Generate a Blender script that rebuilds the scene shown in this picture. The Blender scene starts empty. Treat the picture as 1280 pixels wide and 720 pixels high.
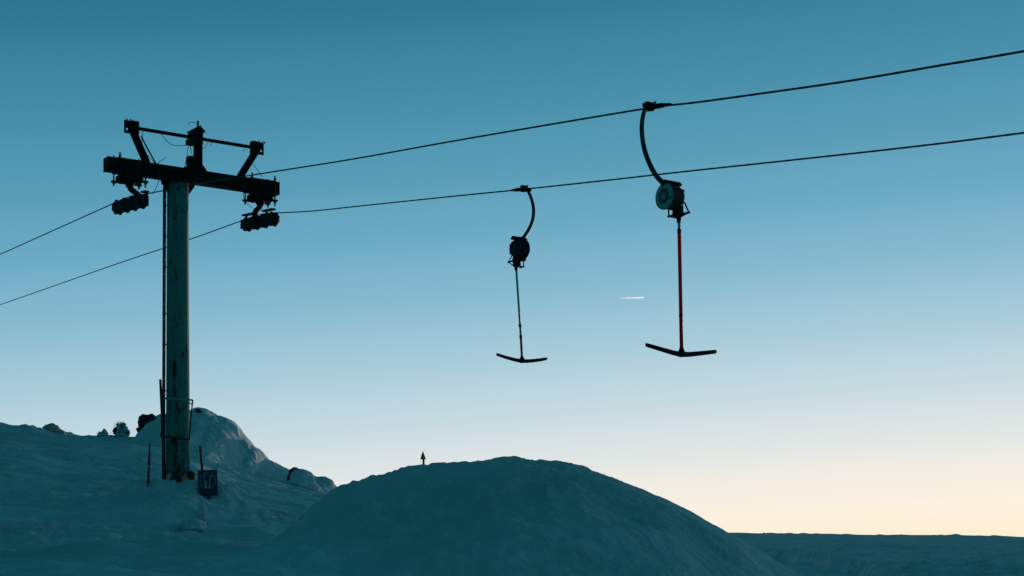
import bpy, bmesh, math, random
import numpy as np
from mathutils import Vector, Matrix

random.seed(7)
S = bpy.context.scene
COL = S.collection
R = math.radians

# ------------------------------------------------------------------ camera geometry
F, CX, HY, EYE = 1900.0, 640.0, 676.0, 1.6          # focal length / centre / horizon row (1280 px wide frame), eye height
def at(px, py, Y):
    return Vector(((px - CX) / F * Y, Y, EYE + (HY - py) / F * Y))
def on_plane(px, py, o, n):                          # sight line through a plane
    d = Vector(((px - CX) / F, 1.0, (HY - py) / F)); e = Vector((0, 0, EYE))
    return e + d * ((o - e).dot(n) / d.dot(n))

cam = bpy.data.cameras.new('camera'); cam_o = bpy.data.objects.new('camera', cam); COL.objects.link(cam_o)
cam_o.location = (0, 0, EYE); cam_o.rotation_euler = (R(90), 0, 0)
cam.sensor_width = 36; cam.lens = 36 * F / 1280; cam.shift_y = (HY - 360) / 1280
cam.clip_start = 0.1; cam.clip_end = 90000
S.camera = cam_o

# ------------------------------------------------------------------ light
SUN_AZ, SUN_EL = R(25), R(-0.32)                      # the sun has just gone under the horizon, right of centre
sd = Vector((math.sin(SUN_AZ) * math.cos(SUN_EL), math.cos(SUN_AZ) * math.cos(SUN_EL), math.sin(SUN_EL)))
sun = bpy.data.lights.new('sun', 'SUN'); sun.energy = 2.4; sun.angle = R(0.5); sun.color = (1.0, 0.74, 0.60)
so = bpy.data.objects.new('sun', sun); COL.objects.link(so); so.rotation_euler = sd.to_track_quat('Z', 'Y').to_euler()
so.location = (0, 0, 30)

def lin(c):
    return tuple(((v / 255) / 12.92 if v / 255 <= .04045 else ((v / 255 + .055) / 1.055) ** 2.4) for v in c)

W = bpy.data.worlds.new('World'); S.world = W; W.use_nodes = True
nt = W.node_tree; nt.nodes.clear()
def N(t, **k):
    n = nt.nodes.new(t)
    for a, v in k.items(): setattr(n, a, v)
    return n
def L(a, b): nt.links.new(a, b)
def M(op, a, b=None, c=None):
    n = N('ShaderNodeMath', operation=op)
    for i, v in enumerate((a, b, c)):
        if v is None: continue
        if isinstance(v, (int, float)): n.inputs[i].default_value = v
        else: L(v, n.inputs[i])
    return n.outputs[0]
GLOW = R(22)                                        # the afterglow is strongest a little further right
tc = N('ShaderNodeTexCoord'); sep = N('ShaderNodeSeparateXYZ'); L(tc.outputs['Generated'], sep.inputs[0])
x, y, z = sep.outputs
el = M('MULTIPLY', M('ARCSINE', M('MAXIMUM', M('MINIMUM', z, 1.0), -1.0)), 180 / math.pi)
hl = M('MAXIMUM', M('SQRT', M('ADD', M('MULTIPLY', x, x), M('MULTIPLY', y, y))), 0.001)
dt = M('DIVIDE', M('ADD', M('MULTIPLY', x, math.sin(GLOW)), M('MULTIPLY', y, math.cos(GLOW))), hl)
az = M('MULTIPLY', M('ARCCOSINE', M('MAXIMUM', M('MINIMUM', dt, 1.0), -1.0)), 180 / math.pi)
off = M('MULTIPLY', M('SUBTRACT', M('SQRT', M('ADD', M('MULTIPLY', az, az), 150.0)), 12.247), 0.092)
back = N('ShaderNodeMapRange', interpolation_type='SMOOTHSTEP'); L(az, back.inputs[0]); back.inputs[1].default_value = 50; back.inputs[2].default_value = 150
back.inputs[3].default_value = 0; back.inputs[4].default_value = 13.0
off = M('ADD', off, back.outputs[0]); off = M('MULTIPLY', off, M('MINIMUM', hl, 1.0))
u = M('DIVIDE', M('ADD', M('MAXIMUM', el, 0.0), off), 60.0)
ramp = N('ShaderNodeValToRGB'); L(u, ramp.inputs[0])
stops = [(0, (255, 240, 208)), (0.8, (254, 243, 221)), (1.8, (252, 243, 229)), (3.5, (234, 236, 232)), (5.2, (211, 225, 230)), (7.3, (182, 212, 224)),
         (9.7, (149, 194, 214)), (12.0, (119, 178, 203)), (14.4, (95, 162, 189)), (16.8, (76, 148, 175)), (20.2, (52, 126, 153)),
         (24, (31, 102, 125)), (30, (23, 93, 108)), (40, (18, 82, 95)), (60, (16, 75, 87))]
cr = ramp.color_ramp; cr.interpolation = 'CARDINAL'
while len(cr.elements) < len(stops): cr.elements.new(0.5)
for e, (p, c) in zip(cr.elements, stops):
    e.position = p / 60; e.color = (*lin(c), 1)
sky = N('ShaderNodeTexSky', sky_type='NISHITA'); sky.sun_disc = False
sky.sun_elevation = SUN_EL; sky.sun_rotation = SUN_AZ; sky.altitude = 1800
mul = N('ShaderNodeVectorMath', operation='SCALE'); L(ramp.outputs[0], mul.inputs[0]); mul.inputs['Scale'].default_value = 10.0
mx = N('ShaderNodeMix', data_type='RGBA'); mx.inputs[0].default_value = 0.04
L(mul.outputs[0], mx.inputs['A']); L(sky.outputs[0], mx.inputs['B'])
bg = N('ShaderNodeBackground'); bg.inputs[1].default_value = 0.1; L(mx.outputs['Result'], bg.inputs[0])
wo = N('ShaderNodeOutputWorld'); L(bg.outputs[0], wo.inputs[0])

S.view_settings.view_transform = 'Standard'; S.view_settings.look = 'None'
S.view_settings.exposure = 0; S.view_settings.gamma = 1; S.view_settings.use_curve_mapping = False
S.cycles.use_denoising = True
S.cycles.volume_bounces = 2

# ------------------------------------------------------------------ materials
def mat(name, base, rough=.6, metal=0, spec=.5):
    m = bpy.data.materials.new(name); m.use_nodes = True
    b = m.node_tree.nodes['Principled BSDF']
    b.inputs['Base Color'].default_value = (*base, 1); b.inputs['Roughness'].default_value = rough
    b.inputs['Metallic'].default_value = metal;  b.inputs['Specular IOR Level'].default_value = spec
    return m
def tex(m, scale, detail=4, stretch=(1, 1, 1), coord='Object', rough=.55):
    t = m.node_tree; c = t.nodes.new('ShaderNodeTexCoord'); mp = t.nodes.new('ShaderNodeMapping'); mp.inputs['Scale'].default_value = stretch
    n = t.nodes.new('ShaderNodeTexNoise'); n.inputs['Scale'].default_value = scale; n.inputs['Detail'].default_value = detail
    n.inputs['Roughness'].default_value = rough
    t.links.new(c.outputs[coord], mp.inputs[0]); t.links.new(mp.outputs[0], n.inputs['Vector'])
    return n.outputs['Fac']
def rampn(m, fac, stops):
    t = m.node_tree; r = t.nodes.new('ShaderNodeValToRGB'); t.links.new(fac, r.inputs[0])
    while len(r.color_ramp.elements) < len(stops): r.color_ramp.elements.new(.5)
    for e, (p, c) in zip(r.color_ramp.elements, stops):
        e.position = p; e.color = (*c, 1) if len(c) == 3 else c
    return r.outputs[0]
def mixc(m, fac, a, b, mode='MIX'):
    t = m.node_tree; n = t.nodes.new('ShaderNodeMix'); n.data_type = 'RGBA'; n.blend_type = mode
    for i, v in (('A', a), ('B', b)):
        if isinstance(v, tuple): n.inputs[i].default_value = (*v, 1)
        else: t.links.new(v, n.inputs[i])
    if isinstance(fac, (int, float)): n.inputs[0].default_value = fac
    else: t.links.new(fac, n.inputs[0])
    return n.outputs['Result']
def setc(m, sock): m.node_tree.links.new(sock, m.node_tree.nodes['Principled BSDF'].inputs['Base Color'])
def bump(m, fac, dist, strength=1.0):
    t = m.node_tree; b = t.nodes.new('ShaderNodeBump'); b.inputs['Distance'].default_value = dist; b.inputs['Strength'].default_value = strength
    t.links.new(fac, b.inputs['Height'])
    p = t.nodes['Principled BSDF'].inputs['Normal']
    if p.links: t.links.new(p.links[0].from_socket, b.inputs['Normal'])
    t.links.new(b.outputs[0], p)

SNOW = (.68, .74, .76)
def snow_mat(name, fine, fd, mid, md, stretch=(1, 1, 1), var=.10):
    m = mat(name, SNOW, .75, spec=.25)
    n1 = tex(m, .35, 5, stretch); n2 = tex(m, mid, 5, stretch)
    a = tuple(v * (1 - var) for v in SNOW); b = tuple(min(v * (1 + var), .95) for v in SNOW)
    c1 = rampn(m, n1, [(.35, a), (.65, b)]); c2 = rampn(m, n2, [(.3, (1 - var,) * 3), (.7, (1, 1, 1))])
    setc(m, mixc(m, 1.0, c1, c2, 'MULTIPLY'))
    bump(m, n2, md); bump(m, tex(m, fine, 3), fd)
    return m
m_snow = snow_mat('wind_packed_snow', 14, .022, 1.6, .17, (.45, 1.3, 1), .12)
m_heap = snow_mat('ploughed_snow', 15, .02, 1.7, .15, (.7, 1.2, 1), .09)
m_cap = snow_mat('settled_snow', 4, .05, 1.2, .18)

m_post = mat('weathered_green_paint', (.08, .25, .22), .7, spec=.25)
streak = tex(m_post, 5.0, 5, (1, 1, .35)); blot = tex(m_post, 2.6, 6, (2.2, 2.2, .8)); fl = tex(m_post, 26, 4)
m_ = rampn(m_post, streak, [(.35, (.045, .21, .18)), (.65, (.09, .32, .27))])
rustf = rampn(m_post, blot, [(.60, (0, 0, 0)), (.645, (1, 1, 1))])
def rust_streak(m):                                  # rust run-off down the middle of the post, more chipping towards the foot
    t = m.node_tree; c = t.nodes.new('ShaderNodeTexCoord'); se = t.nodes.new('ShaderNodeSeparateXYZ'); t.links.new(c.outputs['Object'], se.inputs[0])
    def mm(op, a, b):
        n = t.nodes.new('ShaderNodeMath'); n.operation = op
        for i, v in enumerate((a, b)):
            if isinstance(v, (int, float)): n.inputs[i].default_value = v
            else: t.links.new(v, n.inputs[i])
        return n.outputs[0]
    d = mm('ABSOLUTE', mm('SUBTRACT', se.outputs[0], -.01), 0)
    mid = mm('MAXIMUM', mm('SUBTRACT', 1.0, mm('MULTIPLY', d, 13.0)), 0)
    foot = mm('MAXIMUM', mm('SUBTRACT', 1.0, mm('MULTIPLY', se.outputs[2], .55)), 0)
    n1 = tex(m, 3.2, 6, (3.2, 3.2, .55)); n2 = tex(m, 11, 5, (1.3, 1.3, .8))
    a = mm('ADD', n1, mm('MULTIPLY', mid, .155)); b = mm('ADD', n2, mm('ADD', mm('MULTIPLY', foot, .09), mm('MULTIPLY', mid, .04)))
    return rampn(m, a, [(.655, (0, 0, 0)), (.70, (1, 1, 1))]), rampn(m, b, [(.635, (0, 0, 0)), (.67, (.9, .9, .9))])
r1, r2 = rust_streak(m_post)
setc(m_post, mixc(m_post, r2, mixc(m_post, r1, mixc(m_post, rustf, m_, (.20, .04, .026)), (.17, .034, .022)), (.11, .026, .018)))
bump(m_post, fl, .004)
def steel(name, c, r2, rough=.6):
    m = mat(name, c, rough, spec=.25); setc(m, rampn(m, tex(m, 7, 5), [(.45, c), (.7, r2)])); bump(m, tex(m, 40, 3), .003); return m
m_black = steel('black_steel', (.005, .005, .006), (.022, .007, .006), .8)  # near-black steel with faint red-brown mottling
m_rail = steel('dark_grey_steel', (.010, .016, .018), (.03, .024, .02), .75)
m_ladder = steel('dark_green_steel', (.02, .075, .07), (.05, .05, .04), .75)
m_galv = steel('galvanised_steel', (.35, .42, .42), (.2, .24, .24), .45)
m_rub = mat('black_rubber', (.015, .015, .016), .7, spec=.3)
m_wire = mat('wire_rope_steel', (.02, .02, .022), .6, .15); bump(m_wire, tex(m_wire, 60, 2), .002)
m_thin = mat('cable_sheath', (.05, .05, .05), .6)
m_arm = steel('dark_green_tube', (.02, .05, .05), (.03, .06, .055), .5)
m_drum = steel('dark_green_housing', (.012, .03, .03), (.02, .022, .022), .7)
m_face = steel('faded_green_plate', (.22, .46, .42), (.46, .40, .36), .55)
m_hub = steel('hub_grey', (.34, .36, .35), (.36, .22, .19), .5)
m_red = steel('red_fibreglass', (.62, .03, .05), (.50, .03, .045), .3)
def translucent(m, c, f):                            # glass fibre tube: lets some light through
    t = m.node_tree; tr = t.nodes.new('ShaderNodeBsdfTranslucent'); tr.inputs[0].default_value = (*c, 1); mx_ = t.nodes.new('ShaderNodeMixShader'); mx_.inputs[0].default_value = f
    o = next(n for n in t.nodes if n.type == 'OUTPUT_MATERIAL'); t.links.new(t.nodes['Principled BSDF'].outputs[0], mx_.inputs[1]); t.links.new(tr.outputs[0], mx_.inputs[2]); t.links.new(mx_.outputs[0], o.inputs[0])
translucent(m_red, (.85, .05, .075), .55)
m_teal = steel('green_fibreglass', (.16, .42, .40), (.2, .36, .34), .35); translucent(m_teal, (.2, .6, .55), .4)
m_bar = mat('black_plastic', (.005, .005, .005), .5, spec=.2)
m_blue = steel('sign_blue', (.014, .045, .10), (.024, .06, .115), .7)
m_white = steel('sign_white', (.42, .46, .50), (.32, .36, .40), .6)
m_faint = mat('sign_faded_white', (.12, .15, .22), .6)
m_rock = mat('dark_rock', (.03, .026, .024), .85)
setc(m_rock, rampn(m_rock, tex(m_rock, 3, 6), [(.4, (.018, .015, .014)), (.7, (.075, .05, .042))])); bump(m_rock, tex(m_rock, 5, 6), .1)
m_brock = mat('brown_rock', (.6, .42, .36), .85)
setc(m_brock, rampn(m_brock, tex(m_brock, 3, 6), [(.35, (.46, .33, .29)), (.7, (.70, .54, .48))])); bump(m_brock, tex(m_brock, 5, 6), .08)
m_needle = mat('pine_needles', (.02, .045, .04), .8)
m_wood = mat('bark', (.04, .03, .025), .9)
m_stake = mat('orange_stake_paint', (.55, .12, .015), .6)
m_band = mat('black_tape', (.03, .022, .02), .7)
m_pole = steel('brown_wood', (.09, .05, .035), (.14, .07, .045), .8)
m_yel = mat('yellow_paint', (.75, .38, .01), .5)

# ------------------------------------------------------------------ mesh helpers
class MB:
    def __init__(self): self.bm = bmesh.new(); self.mi = 0
    def _set(self, faces, smooth):
        for f in faces: f.material_index = self.mi; f.smooth = smooth
    def box(self, c, size, ax=None, bevel=.004):
        ax = ax or (Vector((1, 0, 0)), Vector((0, 1, 0)), Vector((0, 0, 1)))
        t = bmesh.new(); bmesh.ops.create_cube(t, size=1)
        m = Matrix.Identity(4)
        for i in range(3):
            for j in range(3): m[j][i] = ax[i][j] * size[i]
        m.translation = Vector(c); bmesh.ops.transform(t, matrix=m, verts=t.verts)
        if bevel: bmesh.ops.bevel(t, geom=t.edges[:], offset=min(bevel, min(size) * .3), segments=1, affect='EDGES')
        self._merge(t, False); return self
    def _merge(self, t, smooth):
        mp = {}
        for v in t.verts: mp[v] = self.bm.verts.new(v.co)
        for f in t.faces:
            try: g = self.bm.faces.new([mp[v] for v in f.verts]); g.smooth = smooth; g.material_index = self.mi
            except ValueError: pass
        t.free()
    def tube(self, pts, r, n=10, smooth=True, cap=True):
        pts = [Vector(p) for p in pts]; k = len(pts); rs = r if isinstance(r, (list, tuple)) else [r] * k
        rings = []; prev = None
        for i, p in enumerate(pts):
            d = (pts[min(i + 1, k - 1)] - pts[max(i - 1, 0)]).normalized()
            if prev is None:
                a = Vector((0, 0, 1)) if abs(d.z) < .9 else Vector((1, 0, 0)); a = (a - d * a.dot(d)).normalized()
            else: a = (prev - d * prev.dot(d)).normalized()
            prev = a; b = d.cross(a)
            rings.append([self.bm.verts.new(p + (a * math.cos(2 * math.pi * j / n) + b * math.sin(2 * math.pi * j / n)) * rs[i]) for j in range(n)])
        fs = []
        for i in range(k - 1):
            for j in range(n): fs.append(self.bm.faces.new((rings[i][j], rings[i][(j + 1) % n], rings[i + 1][(j + 1) % n], rings[i + 1][j])))
        self._set(fs, smooth)
        if cap: self._set([self.bm.faces.new(rings[0][::-1]), self.bm.faces.new(rings[-1])], False)
        return self
    def lathe(self, prof, o, axis, n=32, smooth=True, closed=False):
        axis = Vector(axis).normalized(); a = axis.orthogonal().normalized(); b = axis.cross(a); o = Vector(o); rings = []
        for (h, r) in prof:
            rings.append([self.bm.verts.new(o + axis * h + (a * math.cos(2 * math.pi * j / n) + b * math.sin(2 * math.pi * j / n)) * max(r, 1e-4)) for j in range(n)])
        fs = []
        pairs = [(i, i + 1) for i in range(len(rings) - 1)] + ([(len(rings) - 1, 0)] if closed else [])
        for i, i2 in pairs:
            for j in range(n): fs.append(self.bm.faces.new((rings[i][j], rings[i][(j + 1) % n], rings[i2][(j + 1) % n], rings[i2][j])))
        self._set(fs, smooth)
        if not closed: self._set([self.bm.faces.new(rings[0][::-1]), self.bm.faces.new(rings[-1])], False)
        return self
    def poly(self, pts, thick):                                     # pts in 3D, extruded along thick
        t = bmesh.new(); f = t.faces.new([t.verts.new(p) for p in pts])
        e = bmesh.ops.extrude_face_region(t, geom=[f]); vs = [v for v in e['geom'] if isinstance(v, bmesh.types.BMVert)]
        bmesh.ops.translate(t, verts=vs, vec=thick); self._merge(t, False); return self
    def lump(self, c, rad, seed=0, amp=.15, freq=1.5, sub=4, rot=0, power=1.0):
        t = bmesh.new(); bmesh.ops.create_icosphere(t, subdivisions=sub, radius=1)
        from mathutils import noise
        cr_, sr_ = math.cos(rot), math.sin(rot); off_ = Vector((seed * 7.3, seed * 3.1, seed * 1.7))
        for v in t.verts:
            d = v.co.normalized(); k = 1 + amp * (noise.noise(d * freq + off_) + .5 * noise.noise(d * freq * 2.3 + off_) + .25 * noise.noise(d * freq * 5 + off_))
            q = Vector((d.x * rad[0], d.y * rad[1], d.z * rad[2])) * k
            v.co = Vector((q.x * cr_ - q.z * sr_, q.y, q.x * sr_ + q.z * cr_)) + Vector(c)
        self._merge(t, True); return self
    def build(self, name, m, parent=None):
        me = bpy.data.meshes.new(name); bmesh.ops.recalc_face_normals(self.bm, faces=self.bm.faces[:])
        o = bpy.data.objects.new(name, me); COL.objects.link(o)
        if parent is not None:
            w = world_of(parent); self.bm.transform(Matrix.Translation(-w)); o.parent = parent
        self.bm.to_mesh(me); self.bm.free()
        for q in (m if isinstance(m, (list, tuple)) else [m]): me.materials.append(q)
        return o
def world_of(o):
    v = Vector(o.location)
    while o.parent is not None: o = o.parent; v += Vector(o.location)
    return v
def tag(o, label, cat, group=None, kind=None):
    if label: o['label'] = label
    if cat: o['category'] = cat
    if group: o['group'] = group
    if kind: o['kind'] = kind
    return o
def thing(name, loc, label, cat, group=None):
    o = bpy.data.objects.new(name, None); COL.objects.link(o); o.location = loc; o.empty_display_size = .2
    return tag(o, label, cat, group)
def smooth_path(pts, n=6):                                          # Catmull-Rom
    p = [Vector(q) for q in pts]; p = [p[0] * 2 - p[1]] + p + [p[-1] * 2 - p[-2]]; out = []
    for i in range(1, len(p) - 2):
        for k in range(n):
            t = k / n
            out.append(.5 * ((2 * p[i]) + (p[i + 1] - p[i - 1]) * t + (2 * p[i - 1] - 5 * p[i] + 4 * p[i + 1] - p[i + 2]) * t * t + (3 * p[i] - p[i - 1] - 3 * p[i + 1] + p[i + 2]) * t ** 3))
    return out + [p[-2]]

# ------------------------------------------------------------------ terrain
def vnoise(x, y, seed=0):
    xi = np.floor(x).astype(np.int64); yi = np.floor(y).astype(np.int64); xf = x - xi; yf = y - yi
    uu = xf * xf * xf * (xf * (xf * 6 - 15) + 10); vv = yf * yf * yf * (yf * (yf * 6 - 15) + 10)
    def h(a, b):
        n = (a * 374761393 + b * 668265263 + seed * 974634777) & 0xffffffff
        n = ((n ^ (n >> 13)) * 1274126177) & 0xffffffff
        ang = (n & 0xffff) / 65535.0 * 2 * np.pi
        return np.cos(ang), np.sin(ang)
    def g(a, b, dx, dy):
        c, s = h(a, b); return c * dx + s * dy
    n00 = g(xi, yi, xf, yf); n10 = g(xi + 1, yi, xf - 1, yf); n01 = g(xi, yi + 1, xf, yf - 1); n11 = g(xi + 1, yi + 1, xf - 1, yf - 1)
    return ((n00 * (1 - uu) + n10 * uu) * (1 - vv) + (n01 * (1 - uu) + n11 * uu) * vv) * 1.5
def fbm(x, y, seed, octs=4, gain=.5):
    r = 0; a = 1.0
    for k in range(octs):
        r = r + a * vnoise(x * 2 ** k + 17.3 * k, y * 2 ** k - 9.1 * k, seed + k); a *= gain
    return r
def sst(a, b, v):
    t = np.clip((v - a) / (b - a), 0, 1); return t * t * (3 - 2 * t)

# height profiles: for bearings (given by frame column) the ground height above the eye at distances
def zr(py, Y): return (HY - py) / F * Y
prof = {
    -500: [(15, .1), (22, .5), (30, 1.1), (45, 2.6), (60, 4.6), (75, 6.6), (95, 7.2), (160, 6.0), (400, 2), (900, -5)],
    0:    [(15, zr(716, 15)), (22, zr(678, 22)), (30, zr(640, 30)), (45, zr(592, 45)), (60, zr(553, 60)), (75, zr(526, 75)), (95, 6.3), (160, 4), (400, 0), (900, -6)],
    60:   [(15, zr(717, 15)), (22, zr(680, 22)), (30, zr(643, 30)), (45, zr(599, 45)), (60, zr(563, 60)), (75, zr(537, 75)), (95, 5.8), (160, 4), (400, 0), (900, -6)],
    110:  [(15, zr(719, 15)), (22, zr(682, 22)), (30, zr(645, 30)), (45, zr(604, 45)), (60, zr(570, 60)), (75, zr(543, 75)), (95, 5.5), (160, 3.6), (400, 0), (900, -6)],
    190:  [(15, zr(722, 15)), (22, zr(684, 22)), (30, zr(646, 30)), (45, zr(611, 45)), (60, zr(574, 60)), (75, zr(541, 75)), (95, 5.4), (160, 3.4), (400, 0), (900, -6)],
    250:  [(15, zr(726, 15)), (22, zr(686, 22)), (30, zr(648, 30)), (45, zr(618, 45)), (60, zr(590, 60)), (75, zr(560, 75)), (95, 4.8), (160, 3), (400, 0), (900, -6)],
    330:  [(15, zr(740, 15)), (22, zr(692, 22)), (30, zr(652, 30)), (45, zr(630, 45)), (60, zr(613, 60)), (75, zr(592, 75)), (95, 3.4), (160, 2.4), (400, 0), (900, -6)],
    430:  [(15, zr(765, 15)), (22, zr(705, 22)), (30, zr(672, 30)), (45, zr(650, 45)), (60, zr(635, 60)), (75, zr(622, 75)), (95, 2.1), (160, 2.0), (400, 1), (900, -6)],
    560:  [(15, -.9), (30, -.4), (45, .1), (60, .5), (75, .7), (95, .8), (160, .9), (400, 2.0), (900, -4)],
    760:  [(15, -1.4), (30, -1.3), (75, -1.1), (95, -1.0), (160, -.5), (400, 2.3), (900, -2)],
    920:  [(15, -1.55), (45, -1.75), (75, -1.75), (100, -1.5), (200, zr(683, 200)), (400, zr(665.5, 400)), (900, -1)],
    1100: [(15, -1.6), (45, -1.9), (68, -2.1), (100, -1.7), (200, zr(685, 200)), (400, zr(668, 400)), (900, -1)],
    1290: [(15, -1.6), (45, -2.0), (72, -2.2), (100, -1.9), (200, zr(687, 200)), (400, zr(672, 400)), (900, -1)],
    1900: [(15, -1.6), (60, -1.9), (120, -1.7), (400, .5), (900, -1)],
}
LR = np.linspace(math.log(.4), math.log(9000), 420)
TH = np.linspace(-math.pi, math.pi, 1441)
cols_t, cols_z = [], []
for px in sorted(prof):
    th = math.atan((px - CX) / F); c = math.cos(th); p = [(.4, -1.6), (3, -1.6)] + [(Y / c, zz) for Y, zz in prof[px]] + [(9000, -60)]
    if px < 450: p.insert(2, (8 / c, p[2][1] * .5 - .8))
    cols_t.append(th); cols_z.append(np.interp(LR, [math.log(a) for a, b in p], [b for a, b in p]))
flat = np.interp(LR, [math.log(v) for v in (.4, 60, 400, 900, 9000)], [-1.6, -1.8, -1.0, -2, -60])
up = np.interp(LR, [math.log(v) for v in (.4, 8, 30, 75, 160, 900, 9000)], [-1.6, -1.0, 1.2, 6, 6, -4, -60])
cols_t = [-math.pi, -R(120), -R(60)] + cols_t + [R(60), math.pi]; cols_z = [flat, flat, up] + cols_z + [flat, flat]
CZ = np.array(cols_z); TAB = np.empty((len(TH), len(LR)))
for i in range(len(LR)): TAB[:, i] = np.interp(TH, cols_t, CZ[:, i])
def blur(a, s, axis):
    k = np.exp(-.5 * (np.arange(-3 * s, 3 * s + 1) / s) ** 2); k /= k.sum()
    pad = [(0, 0), (0, 0)]; pad[axis] = (3 * s, 3 * s); q = np.pad(a, pad, 'edge')
    return np.apply_along_axis(lambda v: np.convolve(v, k, 'valid'), axis, q)
TAB = blur(blur(TAB, 4, 1), 3, 0)
def base_h(X, Y):
    r = np.clip(np.hypot(X, Y), .4, 8999); th = np.arctan2(X, Y)
    a = (np.log(r) - LR[0]) / (LR[1] - LR[0]); b = (th - TH[0]) / (TH[1] - TH[0])
    ai = np.clip(a.astype(int), 0, len(LR) - 2); bi = np.clip(b.astype(int), 0, len(TH) - 2); af = a - ai; bf = b - bi
    return (TAB[bi, ai] * (1 - bf) + TAB[bi + 1, ai] * bf) * (1 - af) + (TAB[bi, ai + 1] * (1 - bf) + TAB[bi + 1, ai + 1] * bf) * af
POST = Vector((-6.72, 30.57, 0))
def ground_h(X, Y):
    X = np.asarray(X, float); Y = np.asarray(Y, float); r = np.hypot(X, Y)
    h = base_h(X, Y) + EYE
    nearw = 1 - sst(120, 400, r)
    h = h + nearw * (.10 * fbm(X / 5.5, Y / 4.0, 3, 3) + .15 * fbm((X * .9 + Y * .3) / 1.9, (Y - .25 * X) / .85, 11, 4) * sst(6, 14, r))
    ridg = 1 - np.abs(vnoise((X * .94 + Y * .25) / 3.4, (Y - .3 * X) / 1.25, 31)) * 2.2
    h = h + nearw * .19 * np.clip(ridg, 0, 1) ** 3 * np.clip(fbm(X / 7, Y / 7, 41, 2) + .35, 0, 1)
    # trampled, chunky patches
    rough = np.clip(fbm(X / 6 + 3, Y / 5, 51, 2) + .1, 0, 1) * (1 - sst(40, 55, r))
    h = h + .13 * rough * fbm(X / .45, Y / .45, 61, 3)
    # far plain: low drifts and lumps
    fw = sst(90, 200, r)
    h = h + fw * (.35 * fbm(X / 45, Y / 30, 71, 4) + .5 * np.clip(fbm(X / 6, Y / 14, 81, 3) - .4, 0, 1))
    # groomed strip between tower and heap, with the bank along its far edge
    gx = sst(-5.6, -4.9, X) * (1 - sst(-2.2, -1.2, X)) * sst(17.5, 19, Y) * (1 - sst(29.5, 31, Y))
    yy = Y - .12 * X + .25 * fbm(X / 2.5, Y / 2.5, 85, 2)
    h = h + gx * .022 * np.sin(yy * 2 * np.pi / .62) * (1 + fbm(X / 1.5, Y / 1.5, 86, 2)) + .12 * np.exp(-((yy - 31.2) / .35) ** 2) * sst(-5.2, -4.6, X) * (1 - sst(-3, -2, X))
    # drift piled round the tower foot
    dx = X - POST.x - .05; dy = Y - POST.y
    ang = np.arctan2(dy, dx); rr = np.hypot(dx, dy * .9) * (1 + .10 * np.sin(ang * 2 + 1) + .06 * np.sin(ang * 5))
    pile = .94 * np.clip(1 - rr / 2.1, 0, 1)
    pile = np.minimum(pile, .60 + .05 * fbm(X / .4, Y / .4, 91, 3))
    h = h + pile * (1 + .22 * fbm(X / .35, Y / .35, 95, 3))
    # bank and trench right below the frame's lower right
    tb = np.arctan2(X, Y); Yb = np.interp(tb, [math.atan((p - CX) / F) for p in (860, 940, 1040, 1130, 1290, 1500)], [215, 165, 118, 93, 80, 76]) + 5 * fbm(X / 9, Y / 14, 83, 3)
    bank = -.95 * (1 - sst(-2.5, 2.5, Y - Yb)) * sst(.10, .16, tb) * (1 - sst(.5, .9, tb)) * sst(40, 62, Y)
    bank = bank + sst(60, 90, r) * (1 - sst(500, 900, r)) * (.16 * fbm(X / 22, Y / 7, 87, 4) + .10 * np.clip(1 - 2.5 * np.abs(vnoise(X / 30, Y / 9, 89)), 0, 1))
    h = h + bank
    return h
def ground_hit(px, py):                              # where the sight line at this bearing meets the snow
    Y = np.linspace(12, 110, 4000); hh = ground_h((px - CX) / F * Y, Y); row = HY - (hh - EYE) / Y * F
    i = int(np.argmax(row < py)); return float(Y[i])
def gz(X, Y): return float(ground_h(np.array([X]), np.array([Y]))[0])

def grid_mesh(name, X, Y, Z, m, wrap=False, centre=None):
    nr, nc = X.shape; v = np.stack([X, Y, Z], -1).reshape(-1, 3); idx = np.arange(nr * nc).reshape(nr, nc)
    nx = np.roll(idx, -1, 1) if wrap else idx
    a, b = (idx[:-1], nx[:-1]) if wrap else (idx[:-1, :-1], idx[:-1, 1:])
    c, d = (nx[1:], idx[1:]) if wrap else (idx[1:, 1:], idx[1:, :-1])
    q = np.stack([a, b, c, d], -1).reshape(-1, 4)
    me = bpy.data.meshes.new(name)
    loops = q.reshape(-1); starts = np.arange(len(q)) * 4; tot = np.full(len(q), 4)
    if centre is not None:
        v = np.vstack([v, centre]); ci = len(v) - 1
        t = np.stack([np.full(nc, ci), np.roll(idx[0], -1), idx[0]], -1)
        starts = np.concatenate([starts, len(loops) + np.arange(nc) * 3]); tot = np.concatenate([tot, np.full(nc, 3)]); loops = np.concatenate([loops, t.reshape(-1)])
    me.vertices.add(len(v)); me.vertices.foreach_set('co', v.astype(np.float32).reshape(-1))
    me.loops.add(len(loops)); me.loops.foreach_set('vertex_index', loops.astype(np.int32))
    me.polygons.add(len(starts)); me.polygons.foreach_set('loop_start', starts.astype(np.int32))
    try: me.polygons.foreach_set('loop_total', tot.astype(np.int32))
    except Exception: pass
    me.polygons.foreach_set('use_smooth', np.ones(len(starts), bool))
    me.update(calc_edges=True); me.validate()
    o = bpy.data.objects.new(name, me); COL.objects.link(o); me.materials.append(m)
    bm = bmesh.new(); bm.from_mesh(me)
    f = next(iter(bm.faces)); bm.normal_update()
    bm.faces.ensure_lookup_table()
    if bm.faces[len(bm.faces) // 2].normal.z < 0: bmesh.ops.reverse_faces(bm, faces=bm.faces[:]); bm.to_mesh(me)
    bm.free()
    return o

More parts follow.
